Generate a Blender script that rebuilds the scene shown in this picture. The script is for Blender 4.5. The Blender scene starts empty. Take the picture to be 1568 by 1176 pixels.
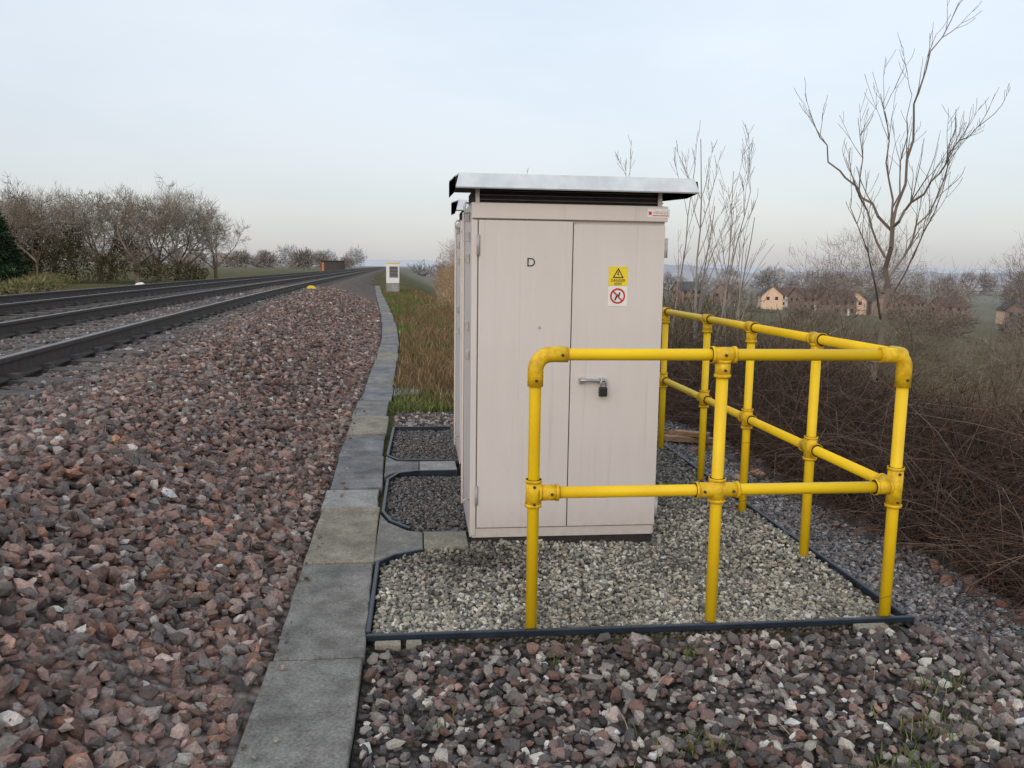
import bpy, bmesh, math, random
import numpy as np
from mathutils import Matrix, Vector
rng=np.random.default_rng(7); random.seed(7)
sc=bpy.context.scene
COL=sc.collection
# ---------------------------------------------------------------- helpers
def link(o,parent=None):
    COL.objects.link(o)
    if parent: o.parent=parent
    return o
def empty(name,loc=(0,0,0)):
    o=bpy.data.objects.new(name,None); o.location=loc; o.empty_display_size=.2
    return link(o)
def mesh_np(name,V,F,mats,col=None,midx=None,smooth=False,parent=None,make=True):
    V=np.asarray(V,dtype=np.float32); F=np.asarray(F,dtype=np.int32)
    me=bpy.data.meshes.new(name); n,k=F.shape
    me.vertices.add(len(V)); me.vertices.foreach_set('co',V.ravel())
    me.loops.add(n*k); me.loops.foreach_set('vertex_index',F.ravel())
    me.polygons.add(n)
    me.polygons.foreach_set('loop_start',np.arange(n,dtype=np.int32)*k)
    try: me.polygons.foreach_set('loop_total',np.full(n,k,dtype=np.int32))
    except Exception: pass
    if not isinstance(mats,(list,tuple)): mats=[mats]
    for m in mats: me.materials.append(m)
    if midx is not None: me.polygons.foreach_set('material_index',np.asarray(midx,dtype=np.int32))
    me.update(calc_edges=True)
    me.polygons.foreach_set('use_smooth',np.full(n,bool(smooth)))
    if col is not None:
        a=me.attributes.new('Col','FLOAT_COLOR','POINT')
        c=np.ones((len(V),4),dtype=np.float32); c[:,:3]=col
        a.data.foreach_set('color',c.ravel())
    if not make: return me
    return link(bpy.data.objects.new(name,me),parent)
def from_bm(name,bm,mat,parent=None,smooth=False):
    me=bpy.data.meshes.new(name); bm.normal_update(); bm.to_mesh(me); bm.free()
    if not isinstance(mat,(list,tuple)): mat=[mat]
    for m in mat: me.materials.append(m)
    if smooth:
        for p in me.polygons: p.use_smooth=True
    return link(bpy.data.objects.new(name,me),parent)
def box(name,x0,x1,y0,y1,z0,z1,mat,parent=None,bev=0.0,rot=None):
    bm=bmesh.new(); bmesh.ops.create_cube(bm,size=1)
    c=Vector(((x0+x1)/2,(y0+y1)/2,(z0+z1)/2))
    for v in bm.verts: v.co=Vector((v.co.x*(x1-x0),v.co.y*(y1-y0),v.co.z*(z1-z0)))
    if bev>0: bmesh.ops.bevel(bm,geom=bm.edges[:],offset=bev,segments=2,affect='EDGES',profile=.6)
    if rot is not None: bmesh.ops.rotate(bm,verts=bm.verts[:],cent=(0,0,0),matrix=rot)
    for v in bm.verts: v.co+=c
    return from_bm(name,bm,mat,parent)
def prism(name,pts,z0,z1,mat,parent=None,bev=0):
    bm=bmesh.new()
    b=[bm.verts.new((p[0],p[1],z0)) for p in pts]; t=[bm.verts.new((p[0],p[1],z1)) for p in pts]
    n=len(pts)
    bm.faces.new(t); bm.faces.new(b[::-1])
    for i in range(n): bm.faces.new((b[i],b[(i+1)%n],t[(i+1)%n],t[i]))
    bmesh.ops.recalc_face_normals(bm,faces=bm.faces[:])
    if bev: bmesh.ops.bevel(bm,geom=bm.edges[:],offset=bev,segments=1,affect='EDGES')
    return from_bm(name,bm,mat,parent)
def tube(name,pts,r,mat,parent=None,sides=20,caps=True):
    pts=[Vector(p) for p in pts]; bm=bmesh.new(); rings=[]
    up=None
    for i,p in enumerate(pts):
        if i==0: d=pts[1]-p
        elif i==len(pts)-1: d=p-pts[i-1]
        else: d=(pts[i+1]-p).normalized()+(p-pts[i-1]).normalized()
        d.normalize()
        if up is None:
            up=Vector((0,0,1)) if abs(d.z)<.9 else Vector((1,0,0))
        a=d.cross(up).normalized(); b=a.cross(d).normalized(); up=b
        rr=r[i] if isinstance(r,(list,tuple)) else r
        rings.append([bm.verts.new(p+a*rr*math.cos(t)+b*rr*math.sin(t)) for t in [2*math.pi*j/sides for j in range(sides)]])
    for A,B in zip(rings,rings[1:]):
        for j in range(sides): bm.faces.new((A[j],A[(j+1)%sides],B[(j+1)%sides],B[j]))
    if caps: bm.faces.new(rings[0][::-1]); bm.faces.new(rings[-1])
    bmesh.ops.recalc_face_normals(bm,faces=bm.faces[:])
    o=from_bm(name,bm,mat,parent)
    for p in o.data.polygons: p.use_smooth=len(p.vertices)==4
    return o
# ---------------------------------------------------------------- materials
def nodes(name):
    m=bpy.data.materials.new(name); m.use_nodes=True
    nt=m.node_tree; return m,nt,nt.nodes['Principled BSDF']
def mix(nt,fac,a,b,mode='MIX'):
    n=nt.nodes.new('ShaderNodeMix'); n.data_type='RGBA'; n.blend_type=mode
    for i,v in ((0,fac),(6,a),(7,b)):
        if isinstance(v,(int,float)): n.inputs[i].default_value=v
        elif isinstance(v,tuple): n.inputs[i].default_value=(*v[:3],1)
        else: nt.links.new(v,n.inputs[i])
    return n.outputs[2]
def noise(nt,scale,detail=4,vec=None,rough=.55,obj=True):
    n=nt.nodes.new('ShaderNodeTexNoise'); n.inputs['Scale'].default_value=scale; n.inputs['Detail'].default_value=detail
    n.inputs['Roughness'].default_value=rough
    if vec is None:
        tc=nt.nodes.new('ShaderNodeTexCoord'); vec=tc.outputs['Object']
    nt.links.new(vec,n.inputs['Vector']); return n.outputs['Fac']
def ramp(nt,fac,stops):
    n=nt.nodes.new('ShaderNodeValToRGB'); e=n.color_ramp.elements
    while len(e)<len(stops): e.new(.5)
    for i,(p,c) in enumerate(stops): e[i].position=p; e[i].color=(*c,1) if len(c)==3 else c
    nt.links.new(fac,n.inputs[0]); return n.outputs[0]
def bump(nt,bs,h,strength=.3,dist=.01):
    b=nt.nodes.new('ShaderNodeBump'); b.inputs['Strength'].default_value=strength; b.inputs['Distance'].default_value=dist
    nt.links.new(h,b.inputs['Height']); nt.links.new(b.outputs[0],bs.inputs['Normal'])
def mat(name,c,c2=None,scale=5,rough=.6,metal=0,bmp=0,bscale=60,spec=.5,dist=.005,detail=5):
    m,nt,bs=nodes(name)
    if c2 is None: c2=tuple(v*.8 for v in c)
    f=noise(nt,scale,detail); f=ramp(nt,f,[(.35,(0,0,0)),(.65,(1,1,1))])
    nt.links.new(mix(nt,f,c,c2),bs.inputs['Base Color'])
    bs.inputs['Roughness'].default_value=rough; bs.inputs['Metallic'].default_value=metal
    bs.inputs['Specular IOR Level'].default_value=spec
    if bmp: bump(nt,bs,noise(nt,bscale,4),bmp,dist)
    return m
def conc(name,c,c2,stain=(.45,.45,.42),wet=0):
    m,nt,bs=nodes(name)
    a=mix(nt,ramp(nt,noise(nt,3.2,6,None,.65),[(.35,(0,0,0)),(.62,(1,1,1))]),c,c2)
    sp=ramp(nt,noise(nt,95,3),[(.3,(.62,.61,.60)),(.55,(1,1,1)),(.75,(1.25,1.25,1.22))])
    a=mix(nt,1.0,a,sp,'MULTIPLY')
    st=ramp(nt,noise(nt,9,6,None,.7),[(.42,(1,1,1)),(.60,stain)])
    a=mix(nt,.6,a,mix(nt,1.0,a,st,'MULTIPLY'))
    nt.links.new(a,bs.inputs['Base Color']); bs.inputs['Specular IOR Level'].default_value=.25
    rr=ramp(nt,noise(nt,2.5,4),[(.4,(.9,)*3),(.6,(.9-wet,)*3)]); nt.links.new(rr,bs.inputs['Roughness'])
    bump(nt,bs,noise(nt,110,5),.55,.006)
    return m
def attr_mat(name,rough=.8,var=.35,scale=90,bmp=.4,spec=.3):
    m,nt,bs=nodes(name)
    a=nt.nodes.new('ShaderNodeAttribute'); a.attribute_name='Col'
    c=a.outputs['Color']
    if var:
        f=noise(nt,scale,3)
        f=ramp(nt,f,[(.3,(1-var,)*3),(.7,(1+var*.6,)*3)])
        c=mix(nt,1.0,c,f,'MULTIPLY')
        if bmp: bump(nt,bs,noise(nt,scale*1.3,2),bmp,.004)
    nt.links.new(c,bs.inputs['Base Color']); bs.inputs['Roughness'].default_value=rough
    bs.inputs['Specular IOR Level'].default_value=spec
    return m
def stone_sheet(name,cols,scale,rough=.85):
    m,nt,bs=nodes(name)
    tc=nt.nodes.new('ShaderNodeTexCoord')
    v=nt.nodes.new('ShaderNodeTexVoronoi'); v.inputs['Scale'].default_value=scale; nt.links.new(tc.outputs['Object'],v.inputs['Vector'])
    sep=nt.nodes.new('ShaderNodeSeparateColor'); nt.links.new(v.outputs['Color'],sep.inputs[0])
    n=len(cols); st=[((i+.5)/n,c) for i,c in enumerate(cols)]
    c=ramp(nt,sep.outputs[0],st)
    dk=ramp(nt,v.outputs['Distance'],[(0.25,(1,1,1)),(.75,(.18,.17,.17))])
    c=mix(nt,1.0,c,dk,'MULTIPLY')
    big=ramp(nt,noise(nt,.5,4),[(.3,(.8,.8,.8)),(.7,(1.15,1.12,1.1))])
    c=mix(nt,1.0,c,big,'MULTIPLY')
    nt.links.new(c,bs.inputs['Base Color']); bs.inputs['Roughness'].default_value=rough
    bs.inputs['Specular IOR Level'].default_value=.25
    inv=nt.nodes.new('ShaderNodeMath'); inv.operation='SUBTRACT'; inv.inputs[0].default_value=1; nt.links.new(v.outputs['Distance'],inv.inputs[1])
    bump(nt,bs,inv.outputs[0],.8,.03)
    return m
m,nt,bs=nodes('cabinet_paint'); M_paint=m
tc=nt.nodes.new('ShaderNodeTexCoord'); mp=nt.nodes.new('ShaderNodeMapping'); mp.inputs['Scale'].default_value=(9,9,1.0)
nt.links.new(tc.outputs['Object'],mp.inputs[0])
st=ramp(nt,noise(nt,2.2,3,mp.outputs[0],.4),[(.35,(.635,.585,.56)),(.8,(.615,.563,.538))])
sp=ramp(nt,noise(nt,1.1,6),[(.40,(1,1,1)),(.8,(.93,.925,.92))])
c=mix(nt,1.0,st,sp,'MULTIPLY')
mp2=nt.nodes.new('ShaderNodeMapping'); mp2.inputs['Scale'].default_value=(40,40,.9); nt.links.new(tc.outputs['Object'],mp2.inputs[0])
c=mix(nt,1.0,c,ramp(nt,noise(nt,1.0,4,mp2.outputs[0]),[(.62,(1,1,1)),(.80,(.86,.84,.80))]),'MULTIPLY')
c=mix(nt,1.0,c,ramp(nt,noise(nt,70,3),[(.70,(1,1,1)),(.80,(.75,.72,.68))]),'MULTIPLY')
sx=nt.nodes.new('ShaderNodeSeparateXYZ'); nt.links.new(tc.outputs['Object'],sx.inputs[0])
mr=nt.nodes.new('ShaderNodeMapRange'); mr.inputs[1].default_value=0; mr.inputs[2].default_value=.22; mr.inputs[3].default_value=.9; mr.inputs[4].default_value=0
nt.links.new(sx.outputs[2],mr.inputs[0])
mm=nt.nodes.new('ShaderNodeMath'); mm.operation='MULTIPLY'; nt.links.new(mr.outputs[0],mm.inputs[0]); nt.links.new(noise(nt,25,5),mm.inputs[1])
c=mix(nt,mm.outputs[0],c,(.38,.33,.28))
nt.links.new(c,bs.inputs['Base Color']); bs.inputs['Roughness'].default_value=.5; bump(nt,bs,noise(nt,120,3),.05,.002)
M_roof=mat('galvanised_roof',(.66,.70,.74),(.54,.58,.62),11,.5,0.05)
M_darkgap=mat('gap_shadow',(.03,.022,.02),(.015,.012,.012),30,.8)  # near-black colour paints the shadow in the canopy gap and beneath the base
M_under=mat('roof_underside_shadow',(.12,.115,.12),(.07,.07,.075),9,.7)  # dark tone puts the canopy's own shadow into the sheet colour
M_yellow=mat('yellow_paint',(.90,.60,.006),(.82,.52,.008),5,.5,bmp=.1,bscale=70,spec=.4)
M_yellow2=mat('yellow_fitting',(.84,.54,.008),(.58,.34,.012),34,.55,bmp=.35,bscale=90,spec=.4)
M_conc=conc('concrete',(.29,.278,.255),(.20,.192,.176),wet=.25)
M_conc2=conc('concrete_wet',(.24,.238,.235),(.155,.156,.158),wet=.4)
M_conc3=conc('concrete_buff',(.36,.325,.26),(.25,.23,.19),(.55,.53,.45))
M_conc4=conc('concrete_light',(.42,.41,.39),(.30,.30,.29),(.6,.6,.58))
M_lumber=mat('plastic_lumber',(.020,.030,.045),(.012,.017,.026),9,.4,bmp=.2)
M_rust=mat('rail_rust',(.06,.04,.033),(.032,.025,.022),12,.7,bmp=.2)
M_steel=mat('rail_head_steel',(.22,.21,.21),(.13,.12,.12),5,.45,.6)
M_sleeper=mat('sleeper_concrete',(.12,.108,.098),(.065,.058,.054),9,.9,bmp=.4)
M_black=mat('black_plastic',(.015,.015,.016),None,9,.4)
M_metal=mat('handle_steel',(.5,.5,.5),(.35,.35,.36),30,.35,.7)
M_hinge=mat('hinge_painted',(.45,.43,.42),(.3,.29,.28),30,.5)
M_white=mat('sign_white',(.78,.76,.74),(.7,.69,.67),12,.4)
M_signy=mat('sign_yellow',(.80,.62,.02),(.75,.56,.02),12,.4)
M_red=mat('sign_red',(.55,.02,.02),None,12,.4)
M_stone=attr_mat('crushed_stone')
M_shingle=attr_mat('shingle_stone',scale=160,bmp=.2)
M_leaf=attr_mat('leaf_litter',.8,0,spec=.15)
M_grass=attr_mat('grass_blades',.7,0,spec=.2)
M_bark=attr_mat('twig_bark',.85,0,spec=.15)
# ---------------------------------------------------------------- terrain functions
erf=np.vectorize(math.erf)
def R(y):
    y=np.asarray(y,dtype=float)
    return -2.56-.03*y-.886*erf(y/25)
def T(y): return np.interp(y,[-5,2.2,3,4,5,6.2,8,12,16,18,20,24,29.5,38.8,43,60,100,400],[-.37,-.37,-.37,-.39,-.4,-.44,-.46,-.48,-.55,-.62,-.70,-.89,-1.2,-1.75,-2.0,-2.9,-4.6,-14.])
def Hz(x,y):
    x=np.asarray(x,dtype=float); y=np.asarray(y,dtype=float)
    r=R(y); t=T(y)
    a=r+1.0; b=t-.2
    u=np.clip((x-a)/(b-a),0,1); u=.5*u+.5*u*u*(3-2*u)
    z=.53*(1-u)-.04*u
    ul=np.clip((r-5.7-x)/1.3,0,1); z=z-.41*ul
    fr=np.interp(y,[1.5,3.0],[.06,.0])
    z=z-(.008+fr)*np.clip((x-(t+.2))/.08,0,1)
    bank=np.interp(y,[8,16],[0,1]); e=2.85*(1-bank)+(t+2.3)*bank
    z=z-.13*np.clip((x-2.08)/.7,0,1)*(1-bank)
    xb=np.maximum(x-e,0)
    z=z-.42*np.minimum(xb,15)-.045*np.clip(xb-15,0,240)
    return z
def grid(name,xs,ys,mt,dz=0,jit=0,xfun=None):
    X,Y=np.meshgrid(xs,ys)
    if xfun is not None: X=xfun(X,Y)
    Z=Hz(X,Y)+dz
    if jit: Z=Z+rng.normal(0,jit,Z.shape)
    V=np.stack([X,Y,Z],-1).reshape(-1,3); nx=len(xs); ny=len(ys)
    i=np.arange(nx-1)[None,:]+np.arange(ny-1)[:,None]*nx
    F=np.stack([i,i+1,i+1+nx,i+nx],-1).reshape(-1,4)
    return mesh_np(name,V,F,mt,smooth=True)
xs=np.unique(np.concatenate([-np.geomspace(8,6000,26)[::-1],np.arange(-8,8,.2),np.arange(8,24,1),np.geomspace(24,6000,26)]))
ys=np.unique(np.concatenate([np.array([-60,-30,-15,-8,-4]),np.arange(-3,20,.4),np.arange(20,60,2),np.geomspace(60,9000,30)]))
m,nt,bs=nodes('ground_earth')
g1=ramp(nt,noise(nt,.35,6),[(.35,(.06,.068,.024)),(.5,(.115,.105,.045)),(.65,(.145,.11,.06))])
g2=ramp(nt,noise(nt,9,5),[(.3,(.55,.55,.55)),(.7,(1.2,1.2,1.2))])
g=mix(nt,1.0,g1,g2,'MULTIPLY')
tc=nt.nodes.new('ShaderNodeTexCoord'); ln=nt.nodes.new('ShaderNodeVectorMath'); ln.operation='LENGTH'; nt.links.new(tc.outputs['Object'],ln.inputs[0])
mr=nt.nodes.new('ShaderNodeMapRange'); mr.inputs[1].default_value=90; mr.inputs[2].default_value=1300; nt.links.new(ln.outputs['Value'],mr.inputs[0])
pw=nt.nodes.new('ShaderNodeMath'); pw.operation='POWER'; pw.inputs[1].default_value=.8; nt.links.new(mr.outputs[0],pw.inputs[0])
far_haze=ramp(nt,noise(nt,.012,5),[(.4,(.32,.31,.29)),(.6,(.28,.285,.25))])
g=mix(nt,pw.outputs[0],g,far_haze)  # distance haze blended into the ground colour
nt.links.new(g,bs.inputs['Base Color']); bs.inputs['Roughness'].default_value=.95
bs.inputs['Specular IOR Level'].default_value=.05
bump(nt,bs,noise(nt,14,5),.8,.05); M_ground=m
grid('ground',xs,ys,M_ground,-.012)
BAL=[(.26,.175,.15),(.19,.16,.15),(.31,.215,.18),(.24,.155,.13),(.26,.235,.22),(.34,.26,.22),(.20,.165,.15),(.28,.175,.135)]
M_bal=stone_sheet('ballast_sheet',[tuple(v*.85 for v in c) for c in BAL],19)
yb=np.unique(np.concatenate([np.arange(-3,30,.35),np.geomspace(30,600,40)]))
def xf(X,Y):
    a=R(Y)-6.9; b=T(Y)-.17; return a+(b-a)*X
grid('railway_ballast',np.linspace(0,1,44),yb,M_bal,.006,.006,xf)
M_soil=stone_sheet('gravel_soil_sheet',[(.055,.045,.038),(.08,.063,.053),(.10,.083,.073),(.05,.044,.038),(.11,.092,.078)],34)
def xf2(X,Y):
    a=T(Y)+.17; return a+(3.2-a)*X
grid('gravel_ground',np.linspace(0,1,40),np.concatenate([np.arange(-2,3.0,.22),[3.06]]),M_soil,.006,.005,xf2)
def xf3(X,Y): return 2.05+(3.2-2.05)*X
grid('gravel_ground',np.linspace(0,1,14),np.arange(3.06,9.0,.22),M_soil,.005,.004,xf3)
# ---------------------------------------------------------------- stone scattering
t_=(1+5**.5)/2
ICO=np.array([(-1,t_,0),(1,t_,0),(-1,-t_,0),(1,-t_,0),(0,-1,t_),(0,1,t_),(0,-1,-t_),(0,1,-t_),(t_,0,-1),(t_,0,1),(-t_,0,-1),(-t_,0,1)])/math.sqrt(1+t_*t_)
ICF=np.array([(0,11,5),(0,5,1),(0,1,7),(0,7,10),(0,10,11),(1,5,9),(5,11,4),(11,10,2),(10,7,6),(7,1,8),(3,9,4),(3,4,2),(3,2,6),(3,6,8),(3,8,9),(4,9,5),(2,4,11),(6,2,10),(8,6,7),(9,8,1)])
def rotmats(n):
    q=rng.normal(size=(n,4)); q/=np.linalg.norm(q,axis=1)[:,None]; w,x,y,z=q.T
    return np.stack([1-2*(y*y+z*z),2*(x*y-z*w),2*(x*z+y*w),2*(x*y+z*w),1-2*(x*x+z*z),2*(y*z-x*w),2*(x*z-y*w),2*(y*z+x*w),1-2*(x*x+y*y)],-1).reshape(n,3,3)
def make_shapes(k,ang):
    out=[]
    for _ in range(k):
        v=ICO.copy()
        for _ in range(ang):
            nrm=rng.normal(size=3); nrm/=np.linalg.norm(nrm); d=rng.uniform(.42,.72)
            s=v@nrm; m_=s>d; v[m_]-=np.outer(s[m_]-d,nrm)
        v*=rng.uniform(.85,1.12,size=(12,1)); v*=np.array([1.2,.9,.66])*rng.uniform(.82,1.18,3)
        out.append(v)
    return np.array(out)
SH_A=make_shapes(40,7)
def scatter(name,P,size,cols,shapes,mt,sink=.25,flat=True):
    n=len(P); idx=rng.integers(0,len(shapes),n); V=shapes[idx]
    V=np.einsum('nij,nkj->nki',rotmats(n),V)
    V[:,:,2]*=.85
    V=V*size[:,None,None]+P[:,None,:]; V[:,:,2]+=(size*(1-2*sink)*.6)[:,None]
    F=(ICF[None]+(np.arange(n)*12)[:,None,None]).reshape(-1,3)
    C=np.repeat(cols,12,axis=0)
    return mesh_np(name,V.reshape(-1,3),F,mt,col=C,smooth=not flat)
def pick(pal,n,w=None,var=.30):
    pal=np.array(pal); c=pal[rng.choice(len(pal),n,p=w)]
    return np.clip(c*rng.lognormal(0,var,(n,1)),.012,.6)
PB=[(.205,.13,.108),(.145,.12,.112),(.255,.165,.14),(.185,.11,.085),(.22,.19,.172),(.32,.24,.205),(.12,.095,.085),(.27,.14,.095),(.44,.39,.35)]
WB=np.array([.19,.17,.15,.13,.12,.09,.09,.04,.03]); WB/=WB.sum()
parts=[]
for (n,y0,y1,smin,smax,xl) in [(14500,1.2,7.5,.019,.044,lambda y:R(y)+.2+0*y),(12000,7.5,16,.026,.046,lambda y:R(y)-1.6),(8000,16,34,.038,.06,lambda y:R(y)-1.6),(5000,4,14,.02,.04,lambda y:R(y)-2.2)]:
    y=rng.uniform(y0,y1,n); a=xl(y); b=T(y)-.19; x=a+(b-a)*rng.uniform(0,1,n)
    if y0==4: x=R(y)+.35-rng.uniform(0,2.6,n)
    s=rng.uniform(smin,smax,n)*np.where(rng.random(n)<.06,1.3,1)
    z=Hz(x,y)+rng.uniform(-.005,.02,n)
    slp=(np.abs(((y+3.4+.325)%.65)-.325)<.10)&(x>R(y)-2.0)&(x<R(y)+.50)
    k=(x<T(y)-.18-s*.6)&(np.abs(x-R(y))>.09+s)&(np.abs(x-R(y)+1.45)>.09+s)&~slp
    parts.append((np.stack([x,y,z],-1)[k],s[k]))
P=np.concatenate([p[0] for p in parts]); S=np.concatenate([p[1] for p in parts])
cc=pick(PB,len(P),WB)
gd=np.clip(1-(P[:,0]-(R(P[:,1])+.3))/.9,0,1)[:,None]*.55; gm=cc.mean(axis=1,keepdims=True)
cc=cc*(1-gd)+gm*np.array([.85,.80,.76])*gd
scatter('ballast_stones',P,S,cc,SH_A,M_stone)
n=15000; y=rng.uniform(1.0,3.10,n); x=rng.uniform(-.2,4.2,n)
k=(x>T(y)+.19)&(x<3.0+rng.normal(0,.15,n))&~(((x-.62)**2/.16+(y-1.75)**2/.10)<rng.uniform(.3,1.2,n))&~((y>3.055)&(x<2.06))
x=x[k];y=y[k]; s=rng.uniform(.012,.029,len(x))*np.where(rng.random(len(x))<.15,1.4,1)
PF=[(.155,.105,.092),(.12,.107,.102),(.07,.062,.062),(.235,.195,.175),(.15,.09,.072),(.31,.28,.245),(.44,.41,.36)]
WF=np.array([.17,.22,.19,.15,.10,.10,.06]); WF/=WF.sum()
P1=np.stack([x,y,Hz(x,y)+rng.uniform(-.003,.012,len(x))],-1); c1=pick(PF,len(x),WF,.38)
gx=np.clip((x-1.9)/.8,0,1)[:,None]; c1=c1*(1-gx*.6)+gx*.6*np.array([.20,.195,.20])*rng.lognormal(0,.3,(len(x),1))
n=14000; y2=rng.uniform(3.0,8.2,n)
x2=2.07+(rng.random(n)**1.1)*(.95+.1*np.sin(y2*3)); s2=rng.uniform(.010,.019,n)
P2=np.stack([x2,y2,Hz(x2,y2)+rng.uniform(-.002,.01,n)],-1)
c2=pick([(.21,.205,.21),(.15,.15,.16),(.28,.27,.27),(.09,.085,.085),(.19,.15,.135)],n)
scatter('foreground_gravel_stones',np.concatenate([P1,P2]),np.concatenate([s,s2]),np.concatenate([c1,c2]),SH_A,M_shingle)
n=2500; y=rng.uniform(7.4,8.9,n); x=rng.uniform(-.22,1.6,n)
scatter('verge_rubble_stones',np.stack([x,y,Hz(x,y)],-1),rng.uniform(.015,.035,n),pick(PF,n,WF),SH_A,M_stone)
# ---------------------------------------------------------------- shingle pad
pad=empty('shingle_pad')
M_padfill=stone_sheet('pad_shingle_sheet',[(.2,.19,.16),(.29,.27,.23),(.15,.14,.12),(.34,.32,.27)],60)
padpoly=[(-.185,3.12),(2.03,3.12),(2.03,7.35),(.30,7.35),(.30,4.5),(.02,4.10),(-.06,4.05),(-.185,3.93)]
prism('fill',padpoly,-.3,-.03,M_padfill,pad)
def strip(pts,w=.022,z0=-.13,z1=.012,name='edging_board',par=None):
    for (a,b) in zip(pts,pts[1:]):
        a=Vector((*a,0)); b=Vector((*b,0)); d=(b-a); L=d.length; ang=math.atan2(d.y,d.x)
        bm=bmesh.new(); bmesh.ops.create_cube(bm,size=1)
        for v in bm.verts: v.co=Vector((v.co.x*(L+w*.4),v.co.y*w,v.co.z*(z1-z0)))
        bmesh.ops.bevel(bm,geom=bm.edges[:],offset=.003,segments=1,affect='EDGES')
        bmesh.ops.rotate(bm,verts=bm.verts[:],cent=(0,0,0),matrix=Matrix.Rotation(ang,3,'Z'))
        mid=(a+b)/2
        for v in bm.verts: v.co+=Vector((mid.x,mid.y,(z0+z1)/2))
        z1-=.0015
        from_bm(name,bm,M_lumber,par or pad)
strip([(-.2,3.11),(.42,3.108),(1.2,3.104),(2.07,3.112)],.020,-.026,.002)
strip([(-.2,3.135),(-.2,3.93),(-.12,4.03),(.02,4.10)],.019,z1=.004)
strip([(2.045,3.14),(2.035,4.2),(2.03,5.6),(2.02,7.35)],.020,z1=.002)
for (xx,w_) in [(-.12,.05),(-.02,.03),(1.86,.07)]: box('packing_block',xx-w_,xx+w_,3.05,3.09,-.10,-.014,M_conc3,pad,.006)
n=34000; x=rng.uniform(-.18,2.02,n); y=3.13+(7.3-3.13)*rng.random(n)**1.35
k=~((x<.03)&(y>3.95+.9*(x+.18)))&~((x<.34)&(y>4.2))&~((x>.3)&(x<1.24)&(y>4.24)&(y<4.85))
k&=~((x>.25)&(x<1.24)&(y>5.0))
x=x[k];y=y[k];n=len(x); s=rng.uniform(.008,.0175,n)
cp=pick([(.38,.35,.28),(.29,.265,.225),(.49,.46,.385),(.20,.185,.16),(.35,.30,.235),(.13,.125,.115)],n,None,.28)
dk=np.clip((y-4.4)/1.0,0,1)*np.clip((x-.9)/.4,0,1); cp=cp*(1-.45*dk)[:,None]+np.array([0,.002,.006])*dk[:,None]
dark_patch=np.exp(-(((x-.35)/.38)**2+((y-3.98)/.22)**2)); cp*=(1-.6*dark_patch)[:,None]  # shingle darker in an oval before the cabinet's left corner
mott=np.sin(x*5+1)*np.cos(y*4)+.7*np.sin(x*11+y*7)*np.cos(y*13-x*3)
cp*=(1+.17*mott)[:,None]
zz=np.full(n,-.03)+rng.uniform(-.004,.011,n)+.009*np.sin(x*4)*np.cos(y*3)
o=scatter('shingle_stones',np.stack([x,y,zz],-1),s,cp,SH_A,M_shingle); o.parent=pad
# ---------------------------------------------------------------- cable trough
tr=empty('concrete_cable_trough')
joints=[.3,1.1,2.02,2.93,3.45,3.92,4.85,5.28,6.2,7.05,7.9]
while joints[-1]<60: joints.append(joints[-1]+.98)
mm_=[M_conc,M_conc2,M_conc,M_conc3,M_conc,M_conc2]
for i,(a,b) in enumerate(zip(joints,joints[1:])):
    xa=float(T(a)); xb=float(T(b)); w=.165
    if 3.4<a<3.6: m_=M_conc
    elif 3.8<a<4: m_=M_conc3
    elif 4.8<a<5.2: m_=M_conc4
    elif a>5.2 and a<7: m_=M_conc2
    else: m_=mm_[i%6] if a>3 else M_conc
    g=.004; sh=random.uniform(-.012,.012); s2_=random.uniform(-.006,.006); tz=random.uniform(-.004,.008)
    L=[(xa-w+sh+random.uniform(-.004,.004)+(xb-xa)*t,a+g+(b-a-2*g)*t) for t in (0,.3,.55,.8,1)]
    Rr=[(xa+w+sh+s2_+random.uniform(-.004,.004)+(xb-xa)*t,a+g+(b-a-2*g)*t) for t in (0,.25,.5,.75,1)]
    prism('trough_lid',L[:1]+Rr+L[1:][::-1],-.06+tz,tz,m_,tr,.005)
prism('branch_slab',[(-.22,3.93),(-.1,4.045),(.02,4.115),(.02,4.36),(-.06,4.40),(-.17,4.55),(-.222,4.72)],-.05,.001,M_conc,tr,.003)
prism('branch_slab',[(.026,4.115),(.255,4.13),(.255,4.36),(.026,4.36)],-.05,.004,M_conc3,tr,.003)
prism('branch_slab',[(-.235,5.58),(-.17,5.70),(.0,5.76),(.0,6.02),(-.16,6.04),(-.245,6.2)],-.05,.002,M_conc2,tr,.003)
prism('branch_slab',[(.006,5.76),(.27,5.76),(.27,6.02),(.006,6.02)],-.05,.003,M_conc4,tr,.003)
prism('branch_slab',[(-.28,9.2),(-.12,9.35),(.0,9.35),(.0,9.7),(-.28,9.8)],-.07,.0,M_conc,tr,.003)
n=60; y=rng.uniform(1.8,9,n); x=T(y)-.165+np.abs(rng.normal(0,.06,n))
scatter('stray_stones',np.stack([x,y,np.full(n,.004)],-1),rng.uniform(.006,.018,n),pick(PB,n,WB),SH_A,M_stone)
bays=empty('gravel_bay')
M_bay=stone_sheet('bay_gravel',[(.05,.05,.055),(.08,.078,.08),(.06,.055,.055),(.1,.1,.1)],60)
prism('fill',[(-.2,4.8),(-.14,4.58),(-.03,4.43),(.28,4.40),(.28,5.70),(.0,5.70),(-.12,5.66),(-.2,5.5)],-.3,-.032,M_bay,bays)
prism('fill',[(-.22,6.2),(-.12,6.1),(.3,6.08),(.3,7.32),(-.22,7.32)],-.3,-.032,M_bay,bays)
strip([(-.05,4.42),(-.155,4.56),(-.208,4.75),(-.208,5.5),(-.14,5.68),(.0,5.74),(.26,5.745)],.02,par=bays)
strip([(.02,4.385),(.26,4.385)],.02,z1=-.004,par=bays)
strip([(.28,7.33),(-.22,7.33),(-.235,6.22),(-.15,6.07),(.27,6.045)],.02,par=bays)
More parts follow.
